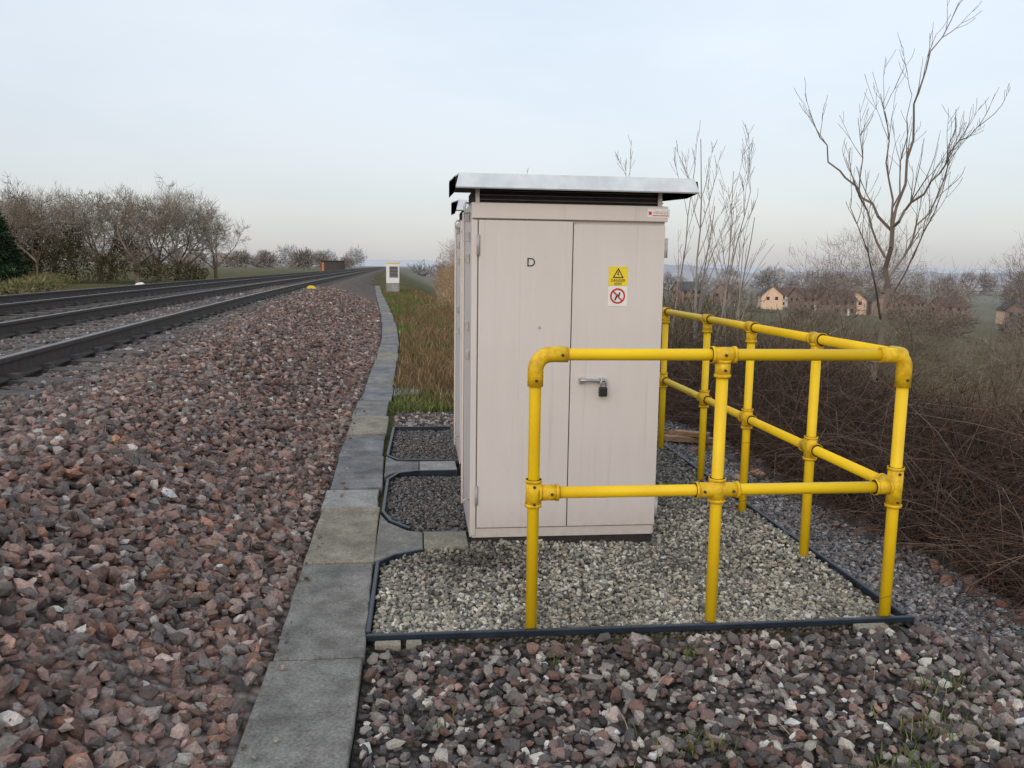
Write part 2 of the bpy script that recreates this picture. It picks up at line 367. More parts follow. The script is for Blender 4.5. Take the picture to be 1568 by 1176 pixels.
n=7000; x=rng.uniform(-.21,.3,n); y=rng.uniform(4.4,7.3,n); k=~((y>5.66)&(y<6.1))&~((x<-.05)&(y<4.6)); x=x[k];y=y[k];n=len(x)
o=scatter('bay_stones',np.stack([x,y,np.full(n,-.03)+rng.uniform(-.004,.008,n)],-1),rng.uniform(.007,.014,n),pick([(.12,.12,.125),(.17,.165,.16),(.09,.085,.085),(.15,.12,.105)],n),SH_A,M_shingle); o.parent=bays
# ---------------------------------------------------------------- equipment cabinets
def text(body,size,x,y,z,mt,parent,name):
    cu=bpy.data.curves.new(name,'FONT'); cu.body=body; cu.size=size; cu.align_x='CENTER'; cu.align_y='CENTER'; cu.extrude=.0004
    cu.materials.append(mt); o=bpy.data.objects.new(name,cu); o.location=(x,y,z); o.rotation_euler=(math.radians(90),0,0); return link(o,parent)
def cabinet(x0,x1,y0,y1,ovl=.085):
    c=empty('equipment_cabinet')
    box('base_shadow_block',x0+.01,x1-.01,y0+.012,y1-.01,-.05,.012,M_darkgap,c)  # dark block paints the shadow beneath the cabinet base
    box('body',x0,x1,y0+.022,y1,.014,1.752,M_paint,c,.004)
    box('base_rail',x0+.012,x1-.012,y0+.006,y0+.0215,.016,.066,M_paint,c,.003)
    xm=x0+.517*(x1-x0)
    box('door_left',x0+.036,xm-.0025,y0-.004,y0+.021,.072,1.664,M_paint,c,.003)
    box('door_right',xm+.0025,x1-.004,y0-.004,y0+.021,.072,1.650,M_paint,c,.003)
    box('door_seam',xm-.0022,xm+.0022,y0+.006,y0+.0215,.072,1.66,M_black,c)
    box('corner_post',x0,x0+.030,y0-.001,y0+.0215,.03,1.664,M_paint,c,.003)
    box('header',x0+.001,x1+.006,y0-.010,y0+.0215,1.672,1.748,M_paint,c,.004)
    box('gap_shadow_fill',x0+.02,x1-.01,y0+.05,y1-.05,1.754,1.83,M_darkgap,c)  # near-black block paints the shade of the open gap under the canopy
    for k in range(3): box('louvre_blade',x0+.02,x1-.01,y0+.032,y0+.048,1.765+k*.022,1.77+k*.022,M_under,c)
    for xx in (x0+.02,x1-.04): box('canopy_bracket',xx,xx+.02,y0+.02,y0+.031,1.752,1.85,M_paint,c)
    bm=bmesh.new()
    xa,xb=x0-ovl,x1+.135; yf=y0-.10; yb_=y1+.12
    prof=[(yf,1.815),(yf+.035,1.885),(yb_,1.93),(yb_+.02,1.87)]
    top=[[bm.verts.new((xx+(0.0 if i!=1 else sg*.018),p[0],p[1])) for i,p in enumerate(prof)] for xx,sg in ((xa,1),(xb,-1))]
    bot=[[bm.verts.new((xx+(0.0 if i!=1 else sg*.018),p[0]+(.006 if i<1 else 0),p[1]-.006)) for i,p in enumerate(prof)] for xx,sg in ((xa,1),(xb,-1))]
    for i in range(3):
        bm.faces.new((top[0][i],top[1][i],top[1][i+1],top[0][i+1]))
        f=bm.faces.new((bot[0][i+1],bot[1][i+1],bot[1][i],bot[0][i])); f.material_index=1
    for s in (0,1):
        for i in range(3): bm.faces.new((top[s][i],top[s][i+1],bot[s][i+1],bot[s][i]) if s==0 else (bot[s][i],bot[s][i+1],top[s][i+1],top[s][i]))
    bm.faces.new((bot[0][0],bot[1][0],top[1][0],top[0][0]))
    bmesh.ops.recalc_face_normals(bm,faces=bm.faces[:])
    from_bm('canopy_roof',bm,[M_roof,M_under],c)
    for xx in (xa-.001,xb+.001):
        bm=bmesh.new()
        v=[bm.verts.new(p) for p in [(xx,yf+.01,1.812),(xx,yf+.04,1.872),(xx,yb_,1.915),(xx,yb_,1.83),(xx,yf+.20,1.80)]]
        bm.faces.new(v); bmesh.ops.solidify(bm,geom=bm.faces[:],thickness=.002)
        from_bm('canopy_side',bm,M_under,c)
    for z in (1.49,.20):
        tube('hinge',[(x0+.033,y0-.010,z),(x0+.033,y0-.010,z+.10)],.008,M_hinge,c,10)
    for z in (1.49,.12):
        tube('hinge',[(x1+.004,y0+.002,z),(x1+.004,y0+.002,z+.10)],.009,M_hinge,c,10)
    for z in (1.66,1.56,1.45,1.1,.95):
        box('side_latch',x0-.022,x0-.002,y0+.1+.2*(z%.3),y0+.13+.2*(z%.3),z,z+.05,M_hinge,c,.004)
    box('side_flange',x0-.014,x0-.002,y1-.05,y1-.01,.03,1.74,M_paint,c,.003)
    tube('door_stay',[(x0-.002,y0+.03,.22),(x0-.03,y0+.02,.22),(x0-.03,y0+.02,.2)],.005,M_hinge,c,8)
    tube('lifting_eye',[(x0-.004,y0+.05,1.70),(x0-.03,y0+.05,1.70),(x0-.035,y0+.05,1.73),(x0-.025,y0+.05,1.75),(x0-.004,y0+.05,1.745)],.006,M_metal,c,8)
    return c,xm
cab,xm=cabinet(.265,1.262,4.2,4.86)
yf=4.196
tube('handle_bar',[(.825,yf-.026,.856),(.84,yf-.03,.858),(.955,yf-.03,.856)],[.007,.009,.009],M_metal,cab,12)
box('handle_boss',.825,.85,yf-.022,yf-.001,.84,.872,M_metal,cab,.004)
box('hasp',.935,.962,yf-.036,yf-.001,.838,.870,M_metal,cab,.004)
box('padlock_body',.927,.970,yf-.047,yf-.022,.775,.824,M_black,cab,.006)
tube('padlock_shackle',[(.935,yf-.040,.82),(.935,yf-.040,.850),(.941,yf-.040,.860),(.956,yf-.040,.860),(.962,yf-.040,.850),(.962,yf-.040,.82)],.004,M_metal,cab,8)
tube('keyhole_plug',[(.616,yf-.004,1.128),(.616,yf+.002,1.128)],.007,M_hinge,cab,14)
text('D',.062,.566,yf-.002,1.456,M_black,cab,'letter_marking')
box('danger_plate',.968,1.068,yf-.002,yf-.0002,1.345,1.443,M_signy,cab)
box('prohibition_plate',.968,1.068,yf-.002,yf-.0002,1.241,1.3435,M_white,cab)
bm=bmesh.new()
def tri(bm,cx,cz,s,y): return [bm.verts.new((cx+s*math.sin(a),y,cz+s*math.cos(a))) for a in (0,2.0944,4.18879)]
a=tri(bm,1.018,1.402,.034,yf-.0032); b=tri(bm,1.018,1.402,.024,yf-.0032)
for i in range(3): bm.faces.new((a[i],a[(i+1)%3],b[(i+1)%3],b[i]))
v=[bm.verts.new((1.018+p[0],yf-.0032,1.402+p[1])) for p in [(-.002,.016),(.003,.016),(.0,.003),(.005,.003),(-.001,-.010),(.0,-.001),(-.005,-.001)]]
bm.faces.new(v)
from_bm('warning_triangle',bm,M_black,cab)
text('DANGER',.019,1.018,yf-.003,1.372,M_black,cab,'danger_text')
text('650V',.019,1.018,yf-.003,1.355,M_black,cab,'voltage_text')
bm=bmesh.new(); N=32
o1=[bm.verts.new((1.018+.040*math.cos(2*math.pi*i/N),yf-.0032,1.293+.040*math.sin(2*math.pi*i/N))) for i in range(N)]
o2=[bm.verts.new((1.018+.031*math.cos(2*math.pi*i/N),yf-.0032,1.293+.031*math.sin(2*math.pi*i/N))) for i in range(N)]
for i in range(N): bm.faces.new((o1[i],o1[(i+1)%N],o2[(i+1)%N],o2[i]))
from_bm('prohibition_ring',bm,M_red,cab)
box('prohibition_bar',1.018-.032,1.018+.032,yf-.0044,yf-.0036,1.2893,1.2967,M_red,cab,0,Matrix.Rotation(math.radians(45),3,'Y'))
bm=bmesh.new()
v=[bm.verts.new((1.018+p[0],yf-.0032,1.293+p[1])) for p in [(-.018,-.02),(-.010,-.022),(-.002,-.004),(.006,-.006),(.012,.004),(.014,.018),(.008,.02),(.005,.008),(-.004,.010),(-.010,-.002)]]
bm.faces.new(v); from_bm('hand_pictogram',bm,M_black,cab)
box('maker_label',1.158,1.275,4.1875,4.1895,1.692,1.736,M_white,cab)
box('label_stripe',1.165,1.180,4.1865,4.1872,1.706,1.722,M_red,cab)
box('label_stripe',1.185,1.27,4.1865,4.1872,1.700,1.704,M_red,cab)
text('HENGO',.022,1.228,4.1862,1.716,M_hinge,cab,'label_text')
cab2,_=cabinet(.292,1.26,5.84,6.5,.035)
box('danger_plate',.298,.39,5.834,5.8355,1.36,1.50,M_signy,cab2)
box('warning_plate',.298,.39,5.834,5.8355,1.25,1.355,M_white,cab2)
# ---------------------------------------------------------------- handrail
hr=empty('yellow_handrail')
r=.0235; rf=.031; ZT=1.1; ZM=.55
X0,X1,XC=.45,1.20,1.965; YF=3.15
side=[3.9,4.72,5.48,6.45,7.3]
def elbow(c,d1,d2,R_=.06,n=7):
    c=Vector(c); d1=Vector(d1); d2=Vector(d2)
    return [c+d1*(R_*(1-math.sin(t)))+d2*(R_*(1-math.cos(t))) for t in [math.pi/2*i/(n-1) for i in range(n)]]
pts=[(X0,YF,-.12)]+[p for p in elbow((X0,YF,ZT),(0,0,-1),(1,0,0))]+[(XC-.03,YF,ZT)]
tube('front_rail',pts,r,M_yellow,hr)
tube('elbow_fitting',[(X0,YF,ZT-.125)]+elbow((X0,YF,ZT),(0,0,-1),(1,0,0))+[(X0+.125,YF,ZT)],rf,M_yellow2,hr)
tube('front_mid_rail',[(X0,YF,ZM),(XC,YF,ZM)],r,M_yellow,hr)
tube('post',[(X1,YF,-.12),(X1,YF,ZT)],r,M_yellow,hr)
tube('post',[(XC,YF,-.12),(XC,YF,ZT-.02)],r,M_yellow,hr)
tube('corner_fitting',[(XC,YF,ZT-.13)]+elbow((XC,YF,ZT),(0,0,-1),(-1,0,0),.05)+[(XC-.11,YF,ZT)],rf,M_yellow2,hr)
tube('corner_fitting',[(XC,YF+.10,ZT)]+elbow((XC,YF,ZT),(0,1,0),(-1,0,0),.04)+[(XC-.10,YF,ZT)],rf-.001,M_yellow2,hr)
tube('side_rail',[(XC,YF+.03,ZT),(XC,side[-1],ZT)],r,M_yellow,hr)
tube('side_mid_rail',[(XC,YF,ZM),(XC,side[-1],ZM)],r,M_yellow,hr)
for yy in side: tube('post',[(XC,yy,-.12),(XC,yy,ZT)],r,M_yellow,hr)
def sleeve(a,b,rr=rf):
    tube('fitting_sleeve',[a,b],rr,M_yellow2,hr)
    a=Vector(a);b=Vector(b);d=(b-a).normalized()
    for e,s in ((a,1),(b,-1)):
        tube('fitting_collar',[e,e+d*s*.012],rr+.003,M_yellow2,hr)
def screw(p,d):
    p=Vector(p); d=Vector(d); tube('set_screw',[p+d*rf*.9,p+d*(rf+.004)],.006,M_rust,hr,8)
sleeve((X0,YF,ZM-.055),(X0,YF,ZM+.055)); sleeve((X0+.02,YF,ZM),(X0+.10,YF,ZM))
sleeve((X1-.09,YF,ZM),(X1+.09,YF,ZM)); sleeve((X1,YF,ZM-.05),(X1,YF,ZM+.05),rf+.0006)
sleeve((X1-.05,YF,ZT),(X1+.05,YF,ZT)); sleeve((X1,YF,ZT-.09),(X1,YF,ZT-.02),rf-.0006)
sleeve((XC,YF,ZM-.085),(XC,YF,ZM+.085)); sleeve((XC-.09,YF,ZM),(XC-.02,YF,ZM),rf-.0006); sleeve((XC,YF+.02,ZM),(XC,YF+.10,ZM),rf-.001)
for p in [(X0+.07,YF,ZM),(X0,YF,ZM+.03),(X0,YF,ZM-.04),(X1-.06,YF,ZM),(X1+.06,YF,ZM),(X1,YF,ZT-.06),(XC,YF,ZM+.06),(XC,YF,ZM-.06),(X0,YF,ZT-.10),(X0+.10,YF,ZT),(XC,YF,ZT-.10),(X1,YF,ZT)]: screw(p,(0,-1,0))
for yy in side[:-1]:
    sleeve((XC,yy-.05,ZT),(XC,yy+.05,ZT)); sleeve((XC,yy,ZT-.09),(XC,yy,ZT-.02),rf-.0006)
    sleeve((XC,yy-.07,ZM),(XC,yy+.07,ZM)); sleeve((XC,yy,ZM-.06),(XC,yy,ZM+.06),rf+.0006)
# ---------------------------------------------------------------- railway tracks
def rail(xoff,parent):
    prof=[(-.07,0),(-.07,.012),(-.012,.03),(-.010,.115),(-.035,.125),(-.035,.155),(-.028,.160),(.028,.160),(.035,.155),(.035,.125),(.010,.115),(.012,.03),(.07,.012),(.07,0)]
    yy=np.unique(np.concatenate([np.arange(-4,40,1.2),np.geomspace(40,600,40)])); V=[];n=len(prof)
    xr=R(yy)+xoff
    for X,Y in zip(xr,yy):
        for p in prof: V.append((X+p[0],Y,.575+p[1]))
    F=[];mi=[]
    for i in range(len(yy)-1):
        for j in range(n-1):
            F.append((i*n+j,i*n+j+1,(i+1)*n+j+1,(i+1)*n+j)); mi.append(1 if j==6 else 0)
    mesh_np('rail',V,F,[M_rust,M_steel],midx=mi,parent=parent)
def sleepers(xc,parent):
    V=[];F=[]
    cube=np.array([(-1,-1,-1),(1,-1,-1),(1,1,-1),(-1,1,-1),(-.97,-.8,1),(.97,-.8,1),(.97,.8,1),(-.97,.8,1)],float)
    cf=np.array([(0,3,2,1),(4,5,6,7),(0,1,5,4),(1,2,6,5),(2,3,7,6),(3,0,4,7)])
    i=0;y=-3.4
    while y<170:
        dx=float(R(y))+xc; V.append(cube*np.array([1.27,.13,.10])+np.array([dx,y,.475])); F.append(cf+8*i); i+=1
        for s in (-.8,-.65,.65,.8):
            V.append(cube*np.array([.035,.05,.02])+np.array([dx+s,y,.597])); F.append(cf+8*i); i+=1
        y+=.65
    mesh_np('sleepers',np.concatenate(V),np.concatenate(F),M_sleeper,parent=parent)
for off in (0,-3.15):
    t=empty('railway_track'); rail(off,t); rail(off-1.45,t); sleepers(off-.725,t)
# ---------------------------------------------------------------- branches / trees
def segs_mesh(name,S,cols,mt,make=True,parent=None):
    S=np.array(S,dtype=float); p0=S[:,0:3];p1=S[:,3:6];r0=S[:,6:7];r1=S[:,7:8]
    d=p1-p0; d/=np.maximum(np.linalg.norm(d,axis=1)[:,None],1e-6)
    ref=np.where(np.abs(d[:,2:3])>.9,np.array([[1.,0,0]]),np.array([[0,0,1.]]))
    a=np.cross(d,ref); a/=np.linalg.norm(a,axis=1)[:,None]; b=np.cross(d,a)
    V=[]
    for p,rr in ((p0,r0),(p1,r1)):
        for k in range(3):
            t=2*math.pi*k/3; V.append(p+rr*(a*math.cos(t)+b*math.sin(t)))
    V=np.stack(V,1).reshape(-1,3); n=len(S); b6=(np.arange(n)*6)[:,None]
    F=np.concatenate([b6+np.array([[k,(k+1)%3,(k+1)%3+3,k+3]]) for k in range(3)],1).reshape(-1,4)
    C=np.repeat(cols,6,axis=0) if len(cols)==n else np.tile(np.array(cols),(len(V),1))
    return mesh_np(name,V,F,mt,col=C,make=make,parent=parent)
def grow(S,p,d,L,r,lvl,nseg=5,wob=.18,trop=.12,spread=.75,kids=(1,2),start=1,shrink=(.5,.75),rk=.55,rmin=.003):
    p=np.array(p,float); d=np.array(d,float); d/=np.linalg.norm(d)
    for i in range(nseg):
        ra=max(r*(1-.75*i/nseg),rmin); rb=max(r*(1-.75*(i+1)/nseg),rmin*.7)
        q=p+d*L/nseg; S.append((*p,*q,ra,rb))
        d=d+rng.normal(0,wob,3)+np.array([0,0,trop]); d/=np.linalg.norm(d); p=q
        if lvl>0 and i>=start:
            for _ in range(rng.integers(kids[0],kids[1]+1)):
                ax=rng.normal(size=3); ax-=ax@d*d; ax/=np.linalg.norm(ax)
                a=spread*rng.uniform(.6,1.3); dc=d*math.cos(a)+ax*math.sin(a)
                grow(S,p,dc,L*rng.uniform(*shrink)*(1-.35*i/nseg),rb*rk*1.3,lvl-1,nseg,wob,trop,spread,kids,start if lvl>1 else 1,shrink,rk,rmin)
def bare_tree(h,lvl=4,rmin=.01,trunk=.3,spread=.8,trop=.05,kids=(1,2)):
    S=[]
    S.append((0,0,-.3,0,0,h*trunk,h*.03,h*.024))
    for k in range(5):
        a=k*1.257+rng.uniform(-.4,.4); sp=rng.uniform(.3,1.1)
        grow(S,(0,0,h*trunk*rng.uniform(.75,1)),(math.cos(a)*sp,math.sin(a)*sp,.9),h*rng.uniform(.42,.55),h*.014,lvl-1,5,.16,trop,spread,kids,1,(.45,.7),.5,rmin)
    return S
def tree_obj(name,me,loc,s=1,rz=0,sz=None):
    o=bpy.data.objects.new(name,me); o.location=loc; o.rotation_euler=(0,0,rz); o.scale=(s,s,sz or s); return link(o)
def leafcloud(name,centers,radii,n,size,pal,mt,elong=2.2,up=.4,shade=True,pw=.33,parent=None):
    centers=np.array(centers,float); radii=np.array(radii,float)
    w=np.prod(radii,axis=1)**.8; w/=w.sum(); idx=rng.choice(len(centers),n,p=w)
    u=rng.normal(size=(n,3)); u/=np.linalg.norm(u,axis=1)[:,None]; rr=rng.random(n)**pw
    rr*= .85+.3*np.sin(u[:,0]*5+idx)*np.cos(u[:,1]*4+idx*2)
    P=centers[idx]+u*rr[:,None]*radii[idx]
    d=u*.8+rng.normal(0,.6,(n,3))+np.array([0,0,up]); d/=np.linalg.norm(d,axis=1)[:,None]
    e=np.cross(d,rng.normal(size=(n,3))); e/=np.linalg.norm(e,axis=1)[:,None]
    s=size*rng.uniform(.6,1.4,(n,1))
    V=np.stack([P-e*s*.5,P+e*s*.5,P+d*s*elong],1).reshape(-1,3); F=np.arange(n*3).reshape(-1,3)
    c=np.array(pal)[rng.integers(0,len(pal),n)]*rng.lognormal(0,.2,(n,1))
    if shade: c=c*(.75+.5*rng.random(len(centers))[idx])[:,None]
    return mesh_np(name,V,F,mt,col=np.repeat(c,3,axis=0),parent=parent)
gl=lambda x,y: float(Hz(x,y))
TM=[]
for k,c in enumerate([(.22,.18,.145),(.19,.15,.115),(.25,.22,.19)]):
    S=np.array(bare_tree(6.5,4,.011,.2,.8)); base=np.array(c)
    TM.append(segs_mesh('bare_tree_mesh',S,base*rng.uniform(.75,1.25,(len(S),1)),M_bark,make=False))
left=[(-26.0,58,1.0,0),(-23.5,55,1.0,1),(-20.6,57,1.1,2),(-17.9,56,1.02,0),(-15.4,58,.95,2),(-28.5,62,1.0,1),(-22.0,63,1.1,0),(-19.0,64,1.15,1),(-30.8,60,.85,2),(-14.0,60,.82,1),(-24.6,60,1.1,2),(-17,62,1.05,0)]
for i,(x,y,s,k) in enumerate(left): tree_obj('bare_tree',TM[k],(x,y,gl(x,y)),s*.98,i*1.3)
cc_=[];rr_=[]
for (x,y,s,k) in left:
    for j in range(4): cc_.append((x+rng.normal(0,1.0),y+rng.normal(0,.6),gl(x,y)+s*rng.uniform(2.6,5.0))); rr_.append((1.6*s,1.4,1.5*s))
leafcloud('twig_crowns',cc_,rr_,26000,.016,[(.23,.185,.15),(.265,.225,.185),(.19,.155,.12),(.19,.17,.11)],M_bark,32,.5,True,.5)
OL=[(.075,.07,.03),(.105,.085,.045),(.055,.058,.026),(.135,.10,.06)]
leafcloud('ivy_undergrowth',[(-25,56,1.2),(-22,55,1.5),(-19.5,55.5,1.1),(-28,55,1.6),(-24,57,2.6),(-17,56,1.0),(-15,57,.8),(-31,56,1.8),(-21.8,56,2.8),(-19,57,2.2),(-26,56,2.6)],[(2,1.2,1.6),(1.6,1,1.6),(1.6,1,1.1),(2.5,1.2,1.9),(1.3,1.2,1.3),(1.4,1,.8),(1.6,1,.8),(3,1,2),(.9,.9,1.3),(1.2,.8,1.2),(1.6,1,1.5)],24000,.07,OL,M_leaf,2.5)
cen=[(-23.6,50,1+i*.48) for i in range(8)]; rad=[(1.7-.2*i,1.7-.2*i,.6) for i in range(8)]
leafcloud('evergreen_tree',cen,rad,9000,.08,[(.022,.045,.022),(.04,.065,.03),(.015,.028,.015)],M_leaf,3,-.2)
leafcloud('hedge_left',[(-14+(-.9)*i,31+2.6*i,.35) for i in range(11)],[(1.1,1.6,.4)]*11,9000,.05,[(.13,.12,.05),(.10,.115,.04),(.17,.13,.08)],M_leaf,3)
def ridge(name,y,x0,x1,z0,h,col,seed,n=160):
    r2=np.random.default_rng(seed); xs_=np.linspace(x0,x1,n)
    prof=np.zeros(n)
    for k in range(1,9): prof+=np.sin(xs_/(x1-x0)*math.pi*2*k*1.7+r2.uniform(0,6))/k**.9
    prof=(prof-prof.min())/(prof.max()-prof.min())*h*.6+h*.4+r2.uniform(0,h*.12,n)
    V=[];dep=(x1-x0)*.05
    for X,z in zip(xs_,prof): V+= [(X,y-dep,z0),(X,y,z0+z),(X,y+dep,z0)]
    F=[]
    for i in range(n-1):
        for j in (0,1): F.append((i*3+j,i*3+3+j,i*3+4+j,i*3+1+j))
    m_=mat(name+'_mat',col,tuple(v*.92 for v in col),.02,.95,spec=0)
    return mesh_np(name,V,F,m_,smooth=True)
ridge('distant_hills',3200,-4200,4200,-30,58,(.56,.58,.62),3)  # hill colours carry the haze, painted in as pale grey
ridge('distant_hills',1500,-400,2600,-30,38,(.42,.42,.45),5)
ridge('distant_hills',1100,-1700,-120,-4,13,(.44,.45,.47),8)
def treeline(name,pts,h,wid,n,size,pal,el=4):
    c=[];r_=[]
    for (x,y,z) in pts:
        hh=h*rng.uniform(.5,1.25); c.append((x,y,z+hh*.5)); r_.append((wid*rng.uniform(.7,1.2),wid*.6,hh*.55))
    return leafcloud(name,c,r_,n,size,pal,M_leaf,el,.6)
treeline('distant_tree_line',[(x,300+rng.uniform(-40,60),0) for x in np.arange(-150,-26,5)],6,4,24000,.28,[(.32,.285,.27),(.36,.33,.315),(.28,.255,.24),(.39,.32,.28)])  # haze painted into the palettes: farther rows are paler and greyer
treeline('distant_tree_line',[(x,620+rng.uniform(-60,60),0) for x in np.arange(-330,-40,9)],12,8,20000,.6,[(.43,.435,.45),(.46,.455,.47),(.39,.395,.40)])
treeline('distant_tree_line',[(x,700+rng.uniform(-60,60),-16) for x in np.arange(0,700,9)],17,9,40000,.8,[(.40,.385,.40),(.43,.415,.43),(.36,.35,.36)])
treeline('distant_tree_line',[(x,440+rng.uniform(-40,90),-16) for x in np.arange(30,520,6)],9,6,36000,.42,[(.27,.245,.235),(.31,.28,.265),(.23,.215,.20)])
treeline('distant_tree_line',[(rng.uniform(25,190),rng.uniform(110,230),-12.5) for _ in range(55)],5,4,28000,.2,[(.175,.145,.12),(.20,.165,.14),(.14,.125,.10)])
pts=[]
for _ in range(55):
    y=rng.uniform(34,90); x=y*rng.uniform(.38,1.05); pts.append((x,y,gl(x,y)))
treeline('valley_scrub',pts,3.4,2.6,32000,.028,[(.15,.115,.085),(.12,.10,.06),(.18,.14,.11),(.10,.085,.05)],18)
leafcloud('brown_scrub',[(1.4+i*.2+rng.uniform(-.3,.5),30+i*3.0,.0) for i in range(14)]+[(2.2+.05*i,44+3*i,.5) for i in range(9)],[(1.0,1.6,.65)]*14+[(1.5,2,1.3)]*9,20000,.012,[(.34,.22,.13),(.27,.185,.11),(.38,.26,.16),(.2,.15,.09)],M_leaf,22,.8)
S=np.array(bare_tree(4.6,4,.010,.1,.8)); me=segs_mesh('scrub_tree_mesh',S,np.array((.27,.20,.16))*rng.uniform(.75,1.25,(len(S),1)),M_bark,make=False)
for i,(x,y,s) in enumerate([(3.9,58,1.1),(5.2,60,1.0),(3.2,66,1.0),(6.2,54,.9)]): tree_obj('scrub_tree',me,(x,y,gl(x,y)),s,i*2.1)
leafcloud('twig_crowns',[(3.9,58,2.2),(5.2,60,2.2),(3.2,66,2.2),(2.8,52,1.2)],[(1.7,1.5,1.6)]*3+[(1.3,1.2,1.1)],9000,.014,[(.30,.22,.175),(.25,.18,.14)],M_bark,28,.6,True,.5)
# ---- saplings on the embankment
def sapling(stems,h,r,c,side=1,lean=.12,loc=(0,0),lvl=1,sp=.42,name='bare_sapling'):
    S=[]
    for k in range(stems):
        a=rng.uniform(0,6.28); l=rng.uniform(.3,1)*lean
        grow(S,(rng.normal(0,.18),rng.normal(0,.18),-.1),(math.cos(a)*l,math.sin(a)*l,1),h*rng.uniform(.62,1.0),r*rng.uniform(.75,1.1),lvl,10,.045,.045,sp,(0,side),3,(.20,.36),.5,.0036)
    S=np.array(S); cols=np.array(c)*rng.uniform(.8,1.2,(len(S),1))
    o=segs_mesh(name,S,cols,M_bark); o.location=(loc[0],loc[1],gl(*loc)); return o
PALE=(.27,.245,.215)
sapling(5,4.9,.026,PALE,2,.20,(4.25,12.2),2)
sapling(4,4.7,.025,PALE,1,.18,(4.75,12.0),2)
sapling(3,3.9,.018,(.22,.18,.15),2,.24,(3.75,13.0),2)
sapling(5,4.3,.018,(.26,.22,.18),2,.28,(4.4,19.5),2)
sapling(5,4.1,.018,(.26,.22,.18),2,.32,(3.0,19),2)
sapling(4,3.3,.014,(.24,.20,.16),1,.35,(6.0,16.0),2)
sapling(3,3.0,.014,(.2,.16,.13),1,.4,(5.0,10.2),2)
S=[]
def limb(pts,r0,r1,tw=2,L=.6):
    pts=[np.array(p,float) for p in pts]; n=len(pts)-1; tot=[]
    for i in range(n):
        for k in range(4):
            a=pts[i]+(pts[i+1]-pts[i])*k/4; b=pts[i]+(pts[i+1]-pts[i])*(k+1)/4
            tot.append((a,b))
    off=np.zeros(3)
    for j,(a,b) in enumerate(tot):
        t=j/len(tot); o2_=rng.normal(0,.02,3) if j<len(tot)-1 else np.zeros(3)
        ra=r0+(r1-r0)*t; rb=r0+(r1-r0)*(t+1/len(tot)); S.append((*(a+off),*(b+o2_),ra,rb)); off=o2_
        if j>1:
            for _ in range(rng.integers(0,tw+1)):
                d=(b-a)/np.linalg.norm(b-a)+rng.normal(0,.38,3)+np.array([0,0,.45])
                grow(S,b+o2_,d,L*rng.uniform(.6,1.5)*(1-.4*t),max(rb*.55,.005),1,6,.08,.10,.5,(0,1),1,(.4,.6),.55,.003)
limb([(5.3,9,-1.4),(5.26,9,.4),(5.28,9,1.0),(5.33,9,1.95)],.042,.032,0)
limb([(5.33,9,1.95),(5.48,9,2.9),(5.6,9.1,3.68),(6.04,9.2,4.45)],.022,.004,2)
limb([(5.33,9,1.9),(4.9,8.9,2.28),(4.45,8.8,2.62),(4.16,8.8,3.15)],.020,.004,1,.5)
limb([(5.33,9,1.93),(5.62,8.9,2.3),(5.9,8.9,2.75),(6.38,8.9,3.2)],.020,.004,3)
limb([(5.33,9,1.8),(5.40,9.3,2.7),(5.36,9.5,3.5)],.018,.004,3)
limb([(5.33,9,1.8),(5.55,9.3,2.5),(5.75,9.5,3.5)],.016,.004,2)
limb([(5.28,9,1.6),(5.10,9.3,2.3),(5.05,9.4,3.2)],.017,.004,3)
limb([(5.28,9,1.2),(5.8,9.4,1.8),(6.3,9.6,2.5),(6.45,9.7,3.4)],.020,.004,3)
limb([(5.28,9,.9),(4.9,8.6,1.5),(4.5,8.4,2.1)],.017,.004,3)
limb([(5.28,9,.9),(5.5,8.8,1.6),(5.75,8.7,2.6)],.016,.004,3)
S=np.array(S); segs_mesh('forked_tree',S,np.array((.165,.135,.11))*rng.uniform(.75,1.25,(len(S),1)),M_bark)
S=np.array(bare_tree(5,4,.007,.12,.85)); me1=segs_mesh('hawthorn_mesh',S,np.array((.19,.15,.12))*rng.uniform(.7,1.3,(len(S),1)),M_bark,make=False)
S=np.array(bare_tree(4,3,.006,.06,.9,kids=(1,3))); me2=segs_mesh('shrub_mesh',S,np.array((.15,.12,.085))*rng.uniform(.7,1.3,(len(S),1)),M_bark,make=False)
for i,(x,y,s) in enumerate([(14.6,25,1.55),(12.9,25.5,1.4),(16.4,24.5,1.3),(21,26,1.45),(23,27,1.4)]): tree_obj('hawthorn_tree',me1,(x,y,gl(x,y)),s,i*1.9)
leafcloud('twig_crowns',[(14.4,25,1.4),(12.9,25.3,.9),(16.3,24.6,.4),(20.6,26,1.0),(23,27,.8),(13.5,25,-.8),(16,25,-1),(20.5,26,-1.4)],[(1.9,1.8,1.8),(1.6,1.5,1.5),(1.6,1.5,1.4),(1.8,2,1.7),(2,2,1.6)]+[(2.2,1.5,1.3)]*3,24000,.009,[(.21,.16,.13),(.175,.14,.11),(.25,.195,.155)],M_bark,36,.6,True,.5)
shr=[(4.0,9.0,.45),(4.6,10.0,.55),(5.3,11.5,.60),(4.2,13.5,.60),(6.6,11.5,.66),(6.8,8.6,.58),(8.2,9.5,.70),(7.6,13.5,.78),(5.3,16,.8),(9.5,12.5,.8),(10.5,9.5,.8),(4.0,19,.8),(6.8,20,.9),(3.3,24,.8),(7.6,6.6,.58),(3.5,10.8,.5),(9.0,7.5,.68),(5.8,7.4,.5),(3.3,14.5,.55),(11.5,13,.8)]
for i,(x,y,s) in enumerate(shr): tree_obj('bare_shrub',me2,(x,y,gl(x,y)),s,i*1.7)
